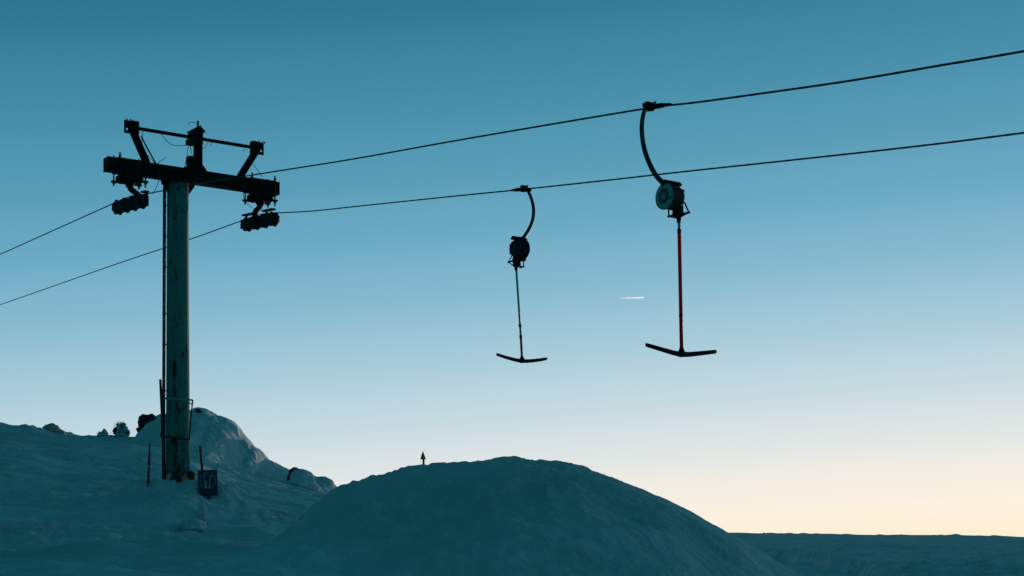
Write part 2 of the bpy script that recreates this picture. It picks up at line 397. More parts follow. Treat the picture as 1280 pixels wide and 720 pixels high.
rad = np.concatenate([np.geomspace(.5, 12, 50)[:-1], np.geomspace(12, 112, 620)[:-1], np.geomspace(112, 450, 120)[:-1], np.geomspace(450, 8500, 40)])
th = np.concatenate([np.linspace(-math.pi, -R(30), 60)[:-1], np.linspace(-R(30), -R(19.4), 40)[:-1], np.linspace(-R(19.4), R(19.4), 760), np.linspace(R(19.4), R(30), 40)[1:], np.linspace(R(30), math.pi, 60)[1:-1]])
RR, TT = np.meshgrid(rad, th, indexing='ij'); GX = RR * np.sin(TT); GY = RR * np.cos(TT)
g = grid_mesh('snow_ground', GX, GY, ground_h(GX, GY), m_snow, True, np.array([0, 0, gz(0, 0)]))
tag(g, 'wide snow field, wind scoured, rising to the left', None, kind='structure')

# big heap of ploughed snow
MY = 20.0
oc = [(240, 760), (300, 722), (350, 694), (385, 664), (410, 637), (430, 620), (445, 607.5), (452, 602), (462, 598.5), (472, 593.5), (500, 586), (530, 582.5), (560, 577.5), (600, 574.5), (622, 571.5), (635, 569.5), (645, 569.5), (662, 573),
      (700, 575.5), (716, 578), (740, 586), (770, 597), (800, 609), (830, 623), (860, 637), (885, 651), (905, 662), (920, 671), (950, 690), (985, 713), (1060, 766)]
ox = np.array([(p - CX) / F * MY for p, q in oc]); oz = np.array([EYE + zr(q, MY) for p, q in oc])
def heap_h(X, Y):
    Xe = np.where(X < 0, X + .20 * np.clip(MY - Y - .5, 0, 8) * sst(0, 1.5, -X), X); cs = sum(np.interp(Xe + d, ox, oz) for d in (-.05, -.025, 0, .025, .05)) / 5
    d = Y - MY + .15 * fbm(X / 1.5, Y / 1.5, 101, 2)
    a = np.where(d < 0, .42, .55); w = 1.1
    h = cs - a * (np.sqrt(d * d + w * w) - w)
    lump = fbm(X / .9, Y / .9, 111, 3)
    h = h + .045 * lump * (1 - .6 * np.exp(-(d / .8) ** 2))
    h = h + .11 * fbm((X + .5 * Y) / 2.0, (Y - .5 * X) / .9, 115, 3) * np.clip(1.2 - np.exp(-(d / .9) ** 2) * 1.2, 0, 1) * .8
    h = h + .09 * np.exp(-(d / .28) ** 2) * (1 - sst(-2.6, -2.1, X)) - .12 * np.exp(-((X + 2.42) / .16) ** 2 - ((d + .25) / .14) ** 2)
    h = h + .085 * (1 - sst(-2.3, -1.3, X)) * (fbm(X / .5, Y / .5, 127, 3) + .5 * np.clip(1 - 2.5 * np.abs(vnoise(X / .45, Y / .45, 129)), 0, 1))
    # clods: left shoulder and crest rougher than the right flank
    k = .35 + .65 * (1 - sst(-.6, 1.2, X)) * sst(14.5, 17.5, Y)
    h = h + k * (1 - .7 * np.exp(-(d / .7) ** 2)) * (.05 * fbm(X / .55, Y / .5, 125, 3) + .035 * fbm(X / .28, Y / .28, 121, 3) + .03 * np.clip(1 - 2.4 * np.abs(vnoise(X / .4, Y / .4, 131)), 0, 1) ** 2)
    crest = np.exp(-(d / .9) ** 2) * (.25 + .75 * (1 - sst(1.2, 2.4, X)))
    h = h + crest * (.016 * fbm(X / .10, Y / .10, 141, 3) + .028 * np.clip(fbm(X / .35, Y / .35, 143, 2), 0, 1))
    h = h - .012 * crest
    gr = ground_h(X, Y); kk = .07 + .22 * (1 - sst(-2.6, -.8, X)) * (1 - sst(18.5, 19.8, Y))   # soft join with the ground
    t = (h - gr) / kk
    bumpz = np.where(t > 20, h - gr, kk * np.log1p(np.exp(np.clip(t, -30, 20))))
    return gr + bumpz - .018 - .10 * (1 - sst(-2.5, -1.2, t * kk)) , t * kk
hx = np.linspace(-5.6, 5.4, 520); hy = np.concatenate([np.linspace(11.5, 22.5, 460), np.linspace(22.5, 29, 90)[1:]])
HXX, HYY = np.meshgrid(hx, hy); HZ, _ = heap_h(HXX, HYY)
g = grid_mesh('snow_heap', HXX, HYY, HZ, m_heap); tag(g, 'big rounded heap of ploughed snow in the foreground', None, kind='structure')

# snowed-in rocky knoll behind the tower
KY = 73.0
kc = [(160, 565), (180, 549), (186, 537), (190, 525), (195, 519.5), (206, 517.5), (222, 516.5), (238, 512.5), (247, 511), (256, 511.5), (264, 513.5), (272, 519), (282, 521), (290, 524), (297, 531), (304, 541), (311, 549), (317, 556), (325, 561), (331, 568), (333, 573), (345, 578), (357, 584), (368, 589), (380, 590), (396, 595), (409, 597), (415, 602), (420, 608), (427, 616), (440, 632), (455, 655)]
kx = np.array([(p - CX) / F * KY for p, q in kc]); kz = np.array([EYE + zr(q, KY) for p, q in kc])
blobs = [(250, 516, 72.2, 15, 12), (281, 535, 72.0, 13, 11), (302, 556, 71.6, 10, 12), (312, 566, 71.4, 11, 8), (240, 531, 71.2, 20, 9),
         (222, 522, 72.6, 14, 8), (405, 602, 72.5, 13, 8), (262, 525, 71.6, 13, 8), (205, 526, 72.4, 10, 7)]
def knoll_h(X, Y):
    gr = ground_h(X, Y); d = Y - KY
    X0, Y0_ = X, Y; wx = fbm(X / 1.1, Y / 1.1, 171, 3) * .28; wy = fbm(X / 1.1, Y / 1.1, 173, 3) * .35
    C = np.interp(X, kx, kz)
    h = C - np.where(d < 0, .46, .30) * (np.sqrt(d * d + 1.2) - 1.095)
    h = h + .13 * fbm(X / 1.6, Y / 1.9, 151, 4, .5) * sst(.2, 3, -d) + .04 * fbm(X / .5, Y / .7, 153, 3) + .07 * np.clip(.6 - 1.6 * np.abs(vnoise(X / 1.1, Y / 1.4, 157)), 0, 1) * sst(.5, 2.5, -d)
    for (px, py, Y0, rx, rz) in blobs:
        s = Y0 / F; x0 = (px - CX) * s; top = EYE + zr(py - rz * .55, Y0)
        q = 1 - ((X + wx - x0) / (rx * s)) ** 2 - ((Y + wy - Y0) / (rx * s * 1.25)) ** 2
        e = top - rz * s * 1.35 * (1 - np.sqrt(np.clip(q, 0, 1)))
        w = np.clip(q * 3, 0, 1); mxx = np.log(np.exp(np.clip((h - 5) / .13, -60, 60)) + np.exp(np.clip((e - 5) / .13, -60, 60))) * .13 + 5
        h = h * (1 - w) + mxx * w
    kk = .25; t = (h - gr) / kk
    return gr + np.where(t > 20, h - gr, kk * np.log1p(np.exp(np.clip(t, -30, 20)))) - .03 - .12 * (1 - sst(-2.5, -1.0, t * kk))
kxs = np.linspace((120 - CX) / F * 78, (470 - CX) / F * 64, 420); kys = np.concatenate([np.linspace(60, 75, 340), np.linspace(75, 90, 90)[1:]])
KXX, KYY = np.meshgrid(kxs, kys); g = grid_mesh('hill', KXX, KYY, knoll_h(KXX, KYY), m_cap)
tag(g, 'snow covered rocky knoll behind the lift tower', None, kind='structure')
def kz_at(X, Y): return float(knoll_h(np.array([X]), np.array([Y]))[0])

# ------------------------------------------------------------------ the lift tower
B = Vector((1900, 1360, 0)).normalized()             # along the crossbeam
D = Vector((-B.y, B.x, 0))                           # uphill along the ropes
UP = Vector((0, 0, 1)); AX = (B, D, UP)
NEAR = Vector((-7.547, 30.0, 0))
def bp(s, t, z): return NEAR + B * s + D * t + UP * (z + EYE)        # beam station, rope station, height above eye
tower = thing('lift_tower', (POST.x, POST.y, gz(POST.x, POST.y) - .05), 'rusty green steel drag lift tower with a black crossbeam and ladder', 'lift tower')
zb = gz(POST.x, POST.y) - .5; zt = 7.235 + EYE
mb = MB(); mb.lathe([(0, .242), (zt - zb - .6, .215), (zt - zb - .02, .215)], (POST.x, POST.y, zb), UP, 40)
post = mb.build('post', m_post, tower)
SP = (POST - NEAR).dot(B); TP = (POST - NEAR).dot(D)
mb = MB(); mb.box(bp(SP, TP, 7.205), (.50, .50, .05), AX, .006); mb.build('shade_plate', m_black, tower)  # black plate added to stand in for the dark shadow under the crossbeam
for sgn in (-1, 1):
    mb = MB(); a = SP + sgn * .20
    mb.poly([bp(a, TP - .02, 7.228), bp(a + sgn * .17, TP - .02, 7.228), bp(a + sgn * .15, TP - .02, 7.16), bp(a, TP - .02, 6.95)], D * .04)
    mb.build('gusset', m_black, tower)
mb = MB(); mb.box(bp((3.2 - .47) / 2, TP * .0 + .0, (7.495 + 7.235) / 2), (3.67, .28, .26), AX, .012)
mb.box(bp(-.475, 0, 7.365), (.012, .30, .275), AX, .003); mb.box(bp(3.205, 0, 7.365), (.012, .30, .275), AX, .003)
for s in (.55, 1.1, 1.75, 2.3): mb.box(bp(s, -.143, 7.365), (.03, .012, .22), AX, .002)
beam = mb.build('crossbeam', m_black, tower)
# gantry above the beam
def hole_plate(mb, c, hc, r, hw, hh, th):            # upright plate with a round eye
    t = bmesh.new(); n = 24; L4 = []
    for sd_ in (-.5, .5):
        inn, out = [], []
        for i in range(n):
            a = 2 * math.pi * i / n; ca, sa = math.cos(a), math.sin(a); m = max(abs(ca), abs(sa))
            inn.append(t.verts.new(hc + B * (r * ca) + UP * (r * sa) + D * (th * sd_))); out.append(t.verts.new(c + B * (hw * ca / m) + UP * (hh * sa / m) + D * (th * sd_)))
        L4.append((inn, out))
    for i in range(n):
        j = (i + 1) % n; (a, b), (c_, d) = L4
        t.faces.new((a[i], a[j], b[j], b[i])); t.faces.new((c_[i], d[i], d[j], c_[j])); t.faces.new((a[i], c_[i], c_[j], a[j])); t.faces.new((b[i], b[j], d[j], d[i]))
    mb._merge(t, False)
mb = MB(); mb.box(bp(1.4, 0, 8.165), (2.72, .06, .06), AX, .006); mb.build('top_rail', m_black, tower)
for s0, s1, sg in ((.03, .36, 1), (2.77, 2.36, -1)):
    mb = MB(); zt_ = 8.17
    e1 = bp(s0 + .05 * sg, 0, zt_ - .1); e2 = bp(s1, 0, 7.49); ax = (e2 - e1).normalized()
    mb.box((e1 + e2) / 2, (.13, .10, (e2 - e1).length), (ax.cross(D), D, ax), .006)
    mb.build('strut', m_black, tower)
    mb = MB(); c = bp(s0, -.0, 8.165)
    mb.box(c + B * (.075 * sg), (.14, .14, .25), AX, .006)
    # end plate with an eye: four bars round the hole
    p = c - B * (.065 * sg) - UP * .0; hole_plate(mb, p + UP * .0, p - B * (.02 * sg) - UP * .045, .026, .075, .125, .03)
    for k in (-.02, .05, .1): mb.box(p + UP * .14 + B * k, (.025, .02, .04), AX, .002)
    mb.build('end_bracket', m_black, tower)
mb = MB(); mb.tube([bp(.2, -.1, 8.0), bp(.28, -.1, 7.85), bp(.52, -.1, 7.47)], .016, 8); mb.build('brace_bar', m_black, tower)
mb = MB(); mb.box(bp(1.445, 0, 7.86), (.155, .12, .74), AX, .006)
mb.box(bp(1.39, 0, 8.15), (.25, .2, .25), AX, .006)
mb.poly([bp(1.255, -.11, 8.262), bp(1.555, -.11, 8.28), bp(1.55, -.11, 8.31), bp(1.45, -.11, 8.405), bp(1.40, -.11, 8.38), bp(1.255, -.11, 8.29)], D * .22)
mb.tube([bp(1.44, 0, 8.38), bp(1.445, 0, 8.52)], .022, 8)
mb.poly([bp(1.485, -.03, 7.70), bp(1.485, -.03, 7.496), bp(1.66, -.03, 7.496)], D * .06)
mb.box(bp(1.36, 0, 7.52), (.42, .24, .05), AX, .006)
mast = mb.build('mast', m_black, tower)
mb = MB(); mb.box(bp(1.25, -.06, 8.04), (.15, .12, .12), AX, .008); mb.build('junction_box', m_rail, tower)
mb = MB(); mb.lathe([(0, .07), (.02, .095), (.16, .10), (.2, .07)], bp(1.27, -.05, 7.56), UP, 20)
mb.box(bp(1.30, -.05, 7.54), (.2, .16, .07), AX, .008); mb.build('winch_roller', m_black, tower)
# loose wires
wires = [[(.62, 8.13), (.78, 7.97), (.95, 7.93), (1.2, 7.98)], [(1.22, 8.0), (1.17, 7.7), (1.12, 7.5)], [(1.24, 8.0), (1.30, 7.75), (1.31, 7.62)], [(.26, 8.14), (.23, 7.9), (.3, 7.7), (.52, 7.49)],
         [(1.64, 8.11), (1.58, 8.0), (1.5, 7.93)], [(1.72, 8.11), (1.69, 8.04)], [(2.62, 7.82), (2.72, 7.72), (2.86, 7.56)], [(1.38, 8.46), (1.26, 8.45), (1.2, 8.40)], [(.55, 7.52), (.66, 7.60), (.73, 7.66)], [(2.45, 8.08), (2.41, 8.02)]]
for w in wires: MB().tube(smooth_path([bp(s, -.06, z) for s, z in w], 5), .0065, 5).build('loose_wire', m_thin, tower)
mb = MB(); mb.tube(smooth_path([bp(.53, -.16, 7.5), bp(.535, -.17, 7.3), bp(.52, -.18, 7.1), bp(.40, -.2, 6.86)], 5), .0065, 5); mb.build('loose_wire', m_thin, tower)
mb = MB(); mb.tube(smooth_path([bp(2.42, -.16, 7.5), bp(2.36, -.17, 7.22), bp(2.40, -.18, 6.99), bp(2.55, -.19, 6.86)], 5), .0065, 5)
mb.build('loose_wire', m_thin, tower)

SLOPE_IN, SLOPE_OUT, ZR = .121, .035, 6.79           # rope slopes either side of the sheaves, rope height above eye at the tower
def rope_z(t, zc):                                   # rope bends smoothly over the sheave train
    a = np.clip((t + .65) / 1.3, 0, 1); k = SLOPE_OUT - SLOPE_IN
    return zc + (SLOPE_IN * min(t, -.65) if t < -.65 else 0) + (0 if t < -.65 else 0) + (SLOPE_IN * .65 if t >= -.65 and False else 0)
S_NEAR, S_FAR = 0.0, 2.83
def sheaves(sc, inner):
    ms = (SLOPE_IN + SLOPE_OUT) / 2; ax_d = (D + UP * ms).normalized(); ax_u = B.cross(ax_d) * 1.0
    if ax_u.z < 0: ax_u = -ax_u
    zc = ZR - .137 - .012; c = bp(sc, 0, zc); A3 = (B, ax_d, ax_u)
    # clamp on the beam
    mb = MB()
    mb.box(bp(sc - .0, 0, 7.365), (.62, .30, .285), AX, .01)
    mb.box(bp(sc, 0, 7.13), (.46, .34, .14), AX, .02)
    for k in (-.26, .26):
        for q in (-.165, .165):
            mb.tube([bp(sc + k, q, 6.97 if q < 0 else 7.0), bp(sc + k, q, 7.60)], .016, 8)
            mb.lathe([(0, .032), (.03, .032)], bp(sc + k, q, 7.04), UP, 6); mb.lathe([(0, .03), (.03, .03)], bp(sc + k, q, 7.515), UP, 6)
    mb.box(bp(sc, -.165, 7.085), (.62, .09, .035), AX, .006); mb.box(bp(sc, .165, 7.085), (.62, .09, .035), AX, .006)
    mb.box(bp(sc, 0, 7.10), (.2, .42, .05), AX, .006)
    mb.lathe([(0, .07), (.10, .11)], bp(sc, 0, 6.98), UP, 16)
    cl = mb.build('beam_clamp', m_black, tower)
    arm = smooth_path([bp(sc, 0, 7.02), bp(sc + inner * .02, -.02, 6.94), bp(sc + inner * .13, -.08, 6.84), bp(sc + inner * .17, -.1, 6.76), bp(sc + inner * .16, -.1, 6.62)], 5)
    mb = MB(); mb.tube(arm, .058, 12); mb.build('sheave_arm', m_black, tower)
    tr = MB()
    p = c + B * (inner * .09) - ax_u * .0
    tr.box(p, (.03, 1.45, .19), A3, .006); tr.box(c + B * (-inner * .09), (.02, 1.40, .15), A3, .005)
    for k in (-.40, 0, .40): tr.box(c + ax_d * k - ax_u * .0, (.2, .14, .15), A3, .005)
    tr.box(c + B * (inner * .13), (.08, .2, .16), A3, .01)
    tr.build('sheave_frame', m_black, tower)
    for k in ((-.50, .44) if inner < 0 else (-.62,)):
        mb = MB(); mb.box(c + ax_d * k + ax_u * .185 + B * (inner * .06), (.10, .46 if inner < 0 else .2, .035), A3, .003); mb.box(c + ax_d * k + ax_u * .12 + B * (inner * .105), (.012, .1, .15), A3, .002)
        mb.build('rope_catcher', m_rail, tower)
    for k in (-.60, -.2, .2, .60):
        w = c + ax_d * k
        o = MB().lathe([(-.065, .06), (-.065, .138), (-.052, .15), (-.016, .141), (0, .136), (.016, .141), (.052, .15), (.065, .138), (.065, .06)], w, B, 28).build('sheave_wheel', m_rub, tower)
        mb = MB(); mb.lathe([(-.075, .03), (-.07, .095), (.07, .095), (.075, .03)], w, B, 20); mb.lathe([(-.09, .022), (.09, .022)], w, B, 10); mb.build('hub', m_black, o)
sheaves(S_NEAR, 1); sheaves(S_FAR, -1)

# ladder on the left of the post
LX = (205.7 - CX) / F * POST.y
mb = MB()
zl0 = gz(LX, POST.y) - .3; zl1 = EYE + 7.1
def lx(z): return LX - .012 * (1 - (z - zl0) / (zl1 - zl0)) * 2
for dy in (-.07, .07):
    mb.tube([(lx(zl0), POST.y + dy, zl0), (lx(zl1), POST.y + dy, zl1)], .018, 8)
zz = zl0 + .3
while zz < zl1:
    mb.tube([(lx(zz), POST.y - .1, zz), (lx(zz), POST.y + .1, zz)], .011, 6); zz += .3
lad = mb.build('ladder', m_ladder, tower)
zz = zl0 + .9
while zz < zl1:
    mb = MB(); mb.tube([(lx(zz), POST.y - .09, zz), (POST.x - .18, POST.y - .09, zz + .01)], .012, 6)
    mb.lathe([(-.02, .024), (.02, .024)], (lx(zz) + .02, POST.y - .1, zz), UP, 8); zz += .62 if random.random() < .5 else .93
    mb.build('standoff', m_ladder, lad)
# bent guard frame round the foot
GY_ = POST.y - .30
def gp(px, py, dy=0): return at(px, py, GY_ + dy)
mb = MB(); mb.tube(smooth_path([gp(206, 498), gp(215, 498.6), gp(230, 499.6), gp(241, 500)], 3), .018, 8)
mb.tube([gp(206, 498), gp(206.5, 497.6, .3)], .016, 8); mb.build('guard_rail', m_galv, tower)
mb = MB(); mb.tube([gp(241, 500), gp(240.3, 505.5), gp(239.3, 516), gp(236.4, 549.5)], .015, 8); mb.tube([gp(240.5, 505.3), gp(235, 502.8, .2)], .012, 8)
mb.tube([gp(236.4, 549.3), gp(222, 547.8), gp(208, 546), gp(200.5, 545.2)], .016, 8)
mb.tube([gp(206, 498), gp(203.5, 522), gp(201.5, 545.4)], .016, 8); mb.build('guard_frame', m_rail, tower)
mb = MB(); mb.lump((POST.x + .29, POST.y - .1, gz(POST.x + .29, POST.y - .1) + .09), (.07, .10, .11), 5, .25, 2, 3); mb.box((POST.x + .02, POST.y - .26, gz(POST.x, POST.y - .26) + .04), (.22, .1, .12), None, .02)
mb.build('footing_hollow_shade', m_rock, tower)  # dark lump imitates the shaded hollow right of the post; the block is footing

# ------------------------------------------------------------------ ropes
def rope_curve(sc, pts_px, left_px):
    o = bp(sc, 0, 0); n = B
    right = [on_plane(a, b, o, n) for a, b in pts_px]                # from the frame's right edge to the tower
    left = [on_plane(a, b, o, n) for a, b in left_px]
    return right, left
def rope(name, sc, right, left, label):
    tw = []
    for t in np.linspace(-.62, .62, 9):
        f = (t + .62) / 1.24; zc = ZR + SLOPE_IN * (t) * (1 - f) + SLOPE_OUT * t * f - .02 * (1 - 4 * (f - .5) ** 2) * 0
        tw.append(bp(sc, t, zc))
    d0 = (right[0] - right[1]).normalized(); d1 = (left[-1] - left[-2]).normalized()
    ext0 = [right[0] + d0 * k + UP * (.0011 * k * k) for k in (60, 40, 24, 12, 5)]
    ext1 = [left[-1] + d1 * k + UP * (.0006 * min(k, 60) * k * .5) for k in (6, 15, 30, 60, 120, 200, 300)]
    pts = smooth_path(ext0 + right + tw + left + ext1, 10)
    # resample and grow a six-strand twisted rope
    P_ = np.array([tuple(p) for p in pts]); sl = np.concatenate([[0], np.cumsum(np.linalg.norm(np.diff(P_, axis=0), axis=1))])
    n = int(sl[-1] / .03); q = np.linspace(0, sl[-1], n); C = np.stack([np.interp(q, sl, P_[:, i]) for i in range(3)], 1)
    T = np.gradient(C, axis=0); T /= np.linalg.norm(T, axis=1)[:, None]; U = np.cross(T, [0, 0, 1.0]); U /= np.linalg.norm(U, axis=1)[:, None]; V = np.cross(U, T)
    m = 14; ph = np.arange(m) / m * 2 * np.pi
    rr = .0112 * (1 + .06 * np.cos(6 * ph[None, :] - q[:, None] * 2 * np.pi * 6 / .36 * .25))
    X3 = C[:, None, :] + rr[..., None] * (np.cos(ph)[None, :, None] * U[:, None, :] + np.sin(ph)[None, :, None] * V[:, None, :])
    o = grid_mesh(name, X3[..., 0], X3[..., 1], X3[..., 2], m_wire, True)
    bm = bmesh.new(); bm.from_mesh(o.data); bmesh.ops.recalc_face_normals(bm, faces=bm.faces[:]); bm.to_mesh(o.data); bm.free()
    return tag(o, label, 'cable', 'steel haul ropes of the drag lift')
nr, nl = rope_curve(S_NEAR, [(1280, 64), (1180, 81), (1060, 101.3), (940, 118.5), (870, 128), (812, 135), (700, 153.5), (560, 177.5), (440, 199), (330, 216.5), (250, 229.5)], [(60, 291), (0, 318)])
fr, fl_ = rope_curve(S_FAR, [(1280, 166), (1140, 183.5), (1000, 199), (860, 214), (760, 225.2), (655, 236.5), (560, 246), (450, 257.5), (390, 263.8)], [(235, 300), (150, 328.5), (60, 360), (0, 381)])
rope('haul_rope', S_NEAR, nr, nl, 'upper steel haul rope running over the left end sheaves of the tower')
rope('haul_rope', S_FAR, fr, fl_, 'lower steel haul rope passing behind the tower post to the right end sheaves')

# ------------------------------------------------------------------ T-bar hangers
def hanger(sc, gx, gy, arm_px, drum_px, out, rod_px, joint, bar_c, near, label):
    n = D
    t0 = on_plane(gx, gy, bp(sc, 0, 0), B)                          # point on the rope
    def pl(px, py): return on_plane(px, py, t0, n)                  # in the plane square to the rope
    root = thing('t_bar_hanger', t0, label, 't-bar lift', 't-bar hangers on the haul ropes')
    k = t0.y / F                                                    # metres per frame pixel here
    rd = (on_plane(gx + 60, gy - (8.6 if near else 6.5), bp(sc, 0, 0), B) - t0).normalized()   # rope direction, downhill
    ru = B.cross(rd); ru = ru if ru.z > 0 else -ru
    mb = MB(); A3 = (B, rd, ru)
    lead = 1 if near else -1
    mb.lathe([(-.10, .022), (-.09, .03), (.16, .03), (.34, .012)], t0 + rd * (.03 * lead), rd * lead, 14)
    mb.box(t0 + rd * .0, (.06, .14, .09), A3, .012)
    mb.lathe([(-.05, .03), (.05, .03)], t0 + ru * .03, B, 12)
    a0 = pl(*arm_px[0])
    mb.lathe([(-.05, .022), (-.03, .036), (.05, .036), (.07, .022)], a0, B, 14)
    mb.tube([a0, t0], .026, 10)
    for q in (-.09, .09): mb.lathe([(0, .014), (.02, .014)], t0 + rd * q + ru * .035, ru, 8)
    mb.build('grip', m_black, root)
    ap = smooth_path([pl(*p) for p in arm_px], 5)
    mb = MB(); mb.tube(ap, [.0245 + .006 * i / len(ap) for i in range(len(ap))], 14); mb.build('hanger_arm', m_arm, root)
    # spring drum: axis along the crossbeam direction, face plate towards the outside
    fc = pl(*drum_px); o = -B if out < 0 else B                      # o: direction of the face plate
    mb = MB(); mb.lathe([(-.225, .03), (-.225, .085), (-.21, .115), (-.175, .133), (-.03, .138), (-.022, .150), (-.004, .153)], fc, o, 40)
    for q in range(6):
        an = q * math.pi / 3; mb.box(fc - o * .12 + (UP * math.cos(an) + D * math.sin(an)) * .136, (.16, .02, .02), (o, (D * math.cos(an) - UP * math.sin(an)), UP * math.cos(an) + D * math.sin(an)), .003)
    drum = mb.build('spring_drum', m_drum, root)
    mb = MB(); mb.lathe([(-.004, .151), (.006, .150), (.014, .138), (.016, .092), (.004, .082)], fc, o, 40)
    fp = mb.build('face_plate', m_face, drum)
    MB().lathe([(.003, .081), (.010, .080), (.012, .064), (.004, .054)], fc, o, 32).build('recess_ring', m_drum, drum)
    mb = MB(); mb.lathe([(.003, .056), (.012, .054), (.016, .050), (.016, .02), (.03, .018)], fc, o, 28)
    for q in range(4):
        an = q * math.pi / 2 + .5; mb.lathe([(.014, .009), (.024, .009)], fc + (UP * math.cos(an) + D * math.sin(an)) * .042, o, 6)
    mb.build('hub', m_hub, drum)
    for q in range(3):
        an = q * 2 * math.pi / 3 + .2; MB().lathe([(.010, .011), (.024, .010)], fc + (UP * math.cos(an) + D * math.sin(an)) * .128, o, 6).build('bolt', m_black, drum)
    top = fc - o * .10 + UP * .155
    mb = MB(); mb.box(top, (.27, .09, .035), AX, .008)
    mb.lathe([(-.12, .028), (.12, .028)], top + UP * .01 - o * .01, B, 12); mb.box(top - UP * .03, (.12, .11, .05), AX, .008)
    mb.tube([ap[-1], top], .034, 12)
    mb.build('drum_bracket', m_black, root)
    # rope outlet cage below the drum
    b0 = pl(*rod_px[0]); c = Vector((b0.x, b0.y, b0.z + .07)); ins = -o
    mb = MB(); mb.box(c + UP * .03 + o * .015, (.10, .10, .17), AX, .01); mb.box(c + o * .145 + UP * .085, (.05, .09, .09), AX, .006); mb.box(c + o * .07 + UP * .12, (.18, .08, .03), AX, .004)
    for q in (-.045, .045):
        mb.tube([c + o * .115 + D * q + UP * .10, c + o * .115 + D * q - UP * .055, c + D * q - UP * .055, c + ins * .115 + D * q + UP * .005, c + ins * .05 + D * q + UP * .11], .010, 8)
    mb.tube([c + o * .115 - D * .055 - UP * .055, c + o * .115 + D * .055 - UP * .055], .014, 8); mb.tube([c + ins * .115 - D * .055 + UP * .005, c + ins * .115 + D * .055 + UP * .005], .014, 8)
    mb.lathe([(-.10, .022), (.02, .036)], c - UP * .02, UP, 14)
    mb.build('rope_outlet', m_black, root)
    # pole and crossbar
    p0, p1, p2 = [pl(*q) for q in (rod_px[0], joint, rod_px[1])]
    rod = thing_part = MB().tube([p0 + UP * .03, p1], .0165, 12).build('pole', m_teal, root)
    mb = MB(); mb.tube([p1, p2], .0215 if near else .019, 12); mb.lathe([(-.025, .0235), (.025, .0235)], p1, (p2 - p1), 14)
    s = mb.build('pole_sleeve', m_red, root)
    if not near: MB().lathe([(-.02, .024), (.02, .024)], p0.lerp(p1, .84), (p1 - p0), 12).build('collar', m_black, rod)
    else: MB().lathe([(-.012, .0235), (.012, .0235)], p1.lerp(p2, .70), (p2 - p1), 12).build('collar', m_black, s)
    bc = pl(*bar_c); H = .53 if near else .485
    mb = MB()
    for sg in (-1, 1):
        mb.tube(smooth_path([bc, bc + B * (sg * .10) + UP * .002, bc + B * (sg * .30) + UP * .030, bc + B * (sg * (H - .02)) + UP * .062, bc + B * (sg * H) + UP * .064], 4),
                [.033 - .0008 * i for i in range(17)], 12)
    mb.lathe([(-.035, .03), (-.02, .055), (.02, .042), (.075, .022)], bc, (p1 - p2), 18)
    mb.build('crossbar', m_bar, root)
    return root
hanger(S_NEAR, 812, 134, [(808.5, 132), (804.5, 142), (802.5, 154), (802.5, 167), (804.5, 182), (808.5, 196), (814, 209), (820.5, 220), (828, 228)], (830.4, 245.3), -1,
       [(848.5, 273), (852, 440)], (849, 289), (852, 442.5), True, 'larger nearer T-bar hanger with a red pole on the upper rope')
hanger(S_FAR, 655, 236.3, [(659, 237), (663, 245), (666, 255), (667, 265), (665.5, 276), (661.5, 286), (656, 295), (653, 298.5)], (655.2, 312), 1,
       [(645, 334), (652.6, 449)], (651, 421), (652.6, 451), False, 'smaller farther T-bar hanger with a greenish pole on the lower rope')

# ------------------------------------------------------------------ things in the snow by the tower
def pole(px0, py0, px1, py1, Y, r, label, mats, bands=None, name='marker_pole', dY=0):
    Y = Y or ground_hit(px0, py0); a, b = at(px0, py0, Y), at(px1, py1, Y + dY); r = r * Y / 30; gy = gz(a.x, a.y)
    if a.z > gy: a = a + (a - b) * ((a.z - gy) / (b.z - a.z))
    d = (b - a).normalized(); L_ = (b - a).length
    t = thing(name, a, label, 'marker pole', 'marker poles round the tower foot')
    MB().tube([a - d * .35, b], [r, r * .85], 12).build('shaft', mats[0], t)
    for f0, f1 in bands or []:
        MB().lathe([(L_ * f0, r * 1.12), (L_ * f1, r * 1.06)], a, d, 12).build('band', mats[1], t)
    MB().lathe([(-.005, r * .9), (.012, r * .7)], b, d, 12).build('cap', mats[-1], t)
    return t
pole(185, 608, 187.4, 554, None, .021, 'orange stake with dark bands standing free left of the tower', [m_stake, m_band], [(.08, .44), (.50, .78)])
pole(206.5, 603, 200.4, 475, 31.6, .030, 'tall dark leaning pole rising behind the tower ladder', [m_band, m_pole])
pole(254.6, 610, 250.2, 558.5, ground_hit(260, 623) + .3, .026, 'short brown pole sticking up behind the blue sign', [m_pole, m_band])

SY = ground_hit(260, 623) - .06
c00, c10, c11, c01 = at(248, 620.5, SY), at(272.3, 619.5, SY), at(271.2, 588, SY + .12), at(247, 588, SY + .12)
su = (c10 - c00).normalized(); sv = (c01 - c00).normalized(); sn = su.cross(sv).normalized(); sn = sn if sn.y < 0 else -sn
w_, h_ = (c10 - c00).length, (c01 - c00).length
sgn_ = thing('information_sign', c00 + su * w_ / 2, 'small blue sign with a white ring and pictogram standing in the snow beside the tower', 'sign')
MB().box(c00 + su * w_ / 2 + sv * h_ / 2, (w_, h_, .012), (su, sv, sn), .003).build('panel', m_blue, sgn_)
mb = MB(); q0 = c00 + su * w_ * .5 - sn * .03; mb.box(q0 + sv * (h_ * .3 - .3), (.05, h_ * .8 + .6, .04), (su, sv, sn), .004); mb.build('stake', m_pole, sgn_)
def sp(u_, v_, o_=.0075): return c00 + su * (u_ * w_) + sv * (v_ * h_) + sn * o_
mb = MB(); ring = [sp(.5 + .40 * math.cos(a), .60 + .40 * w_ / h_ * math.sin(a) * 1.02) for a in np.linspace(0, 2 * math.pi, 41)]
mb.tube(ring, .0075, 6); mb.build('ring', m_white, sgn_)
mb = MB()
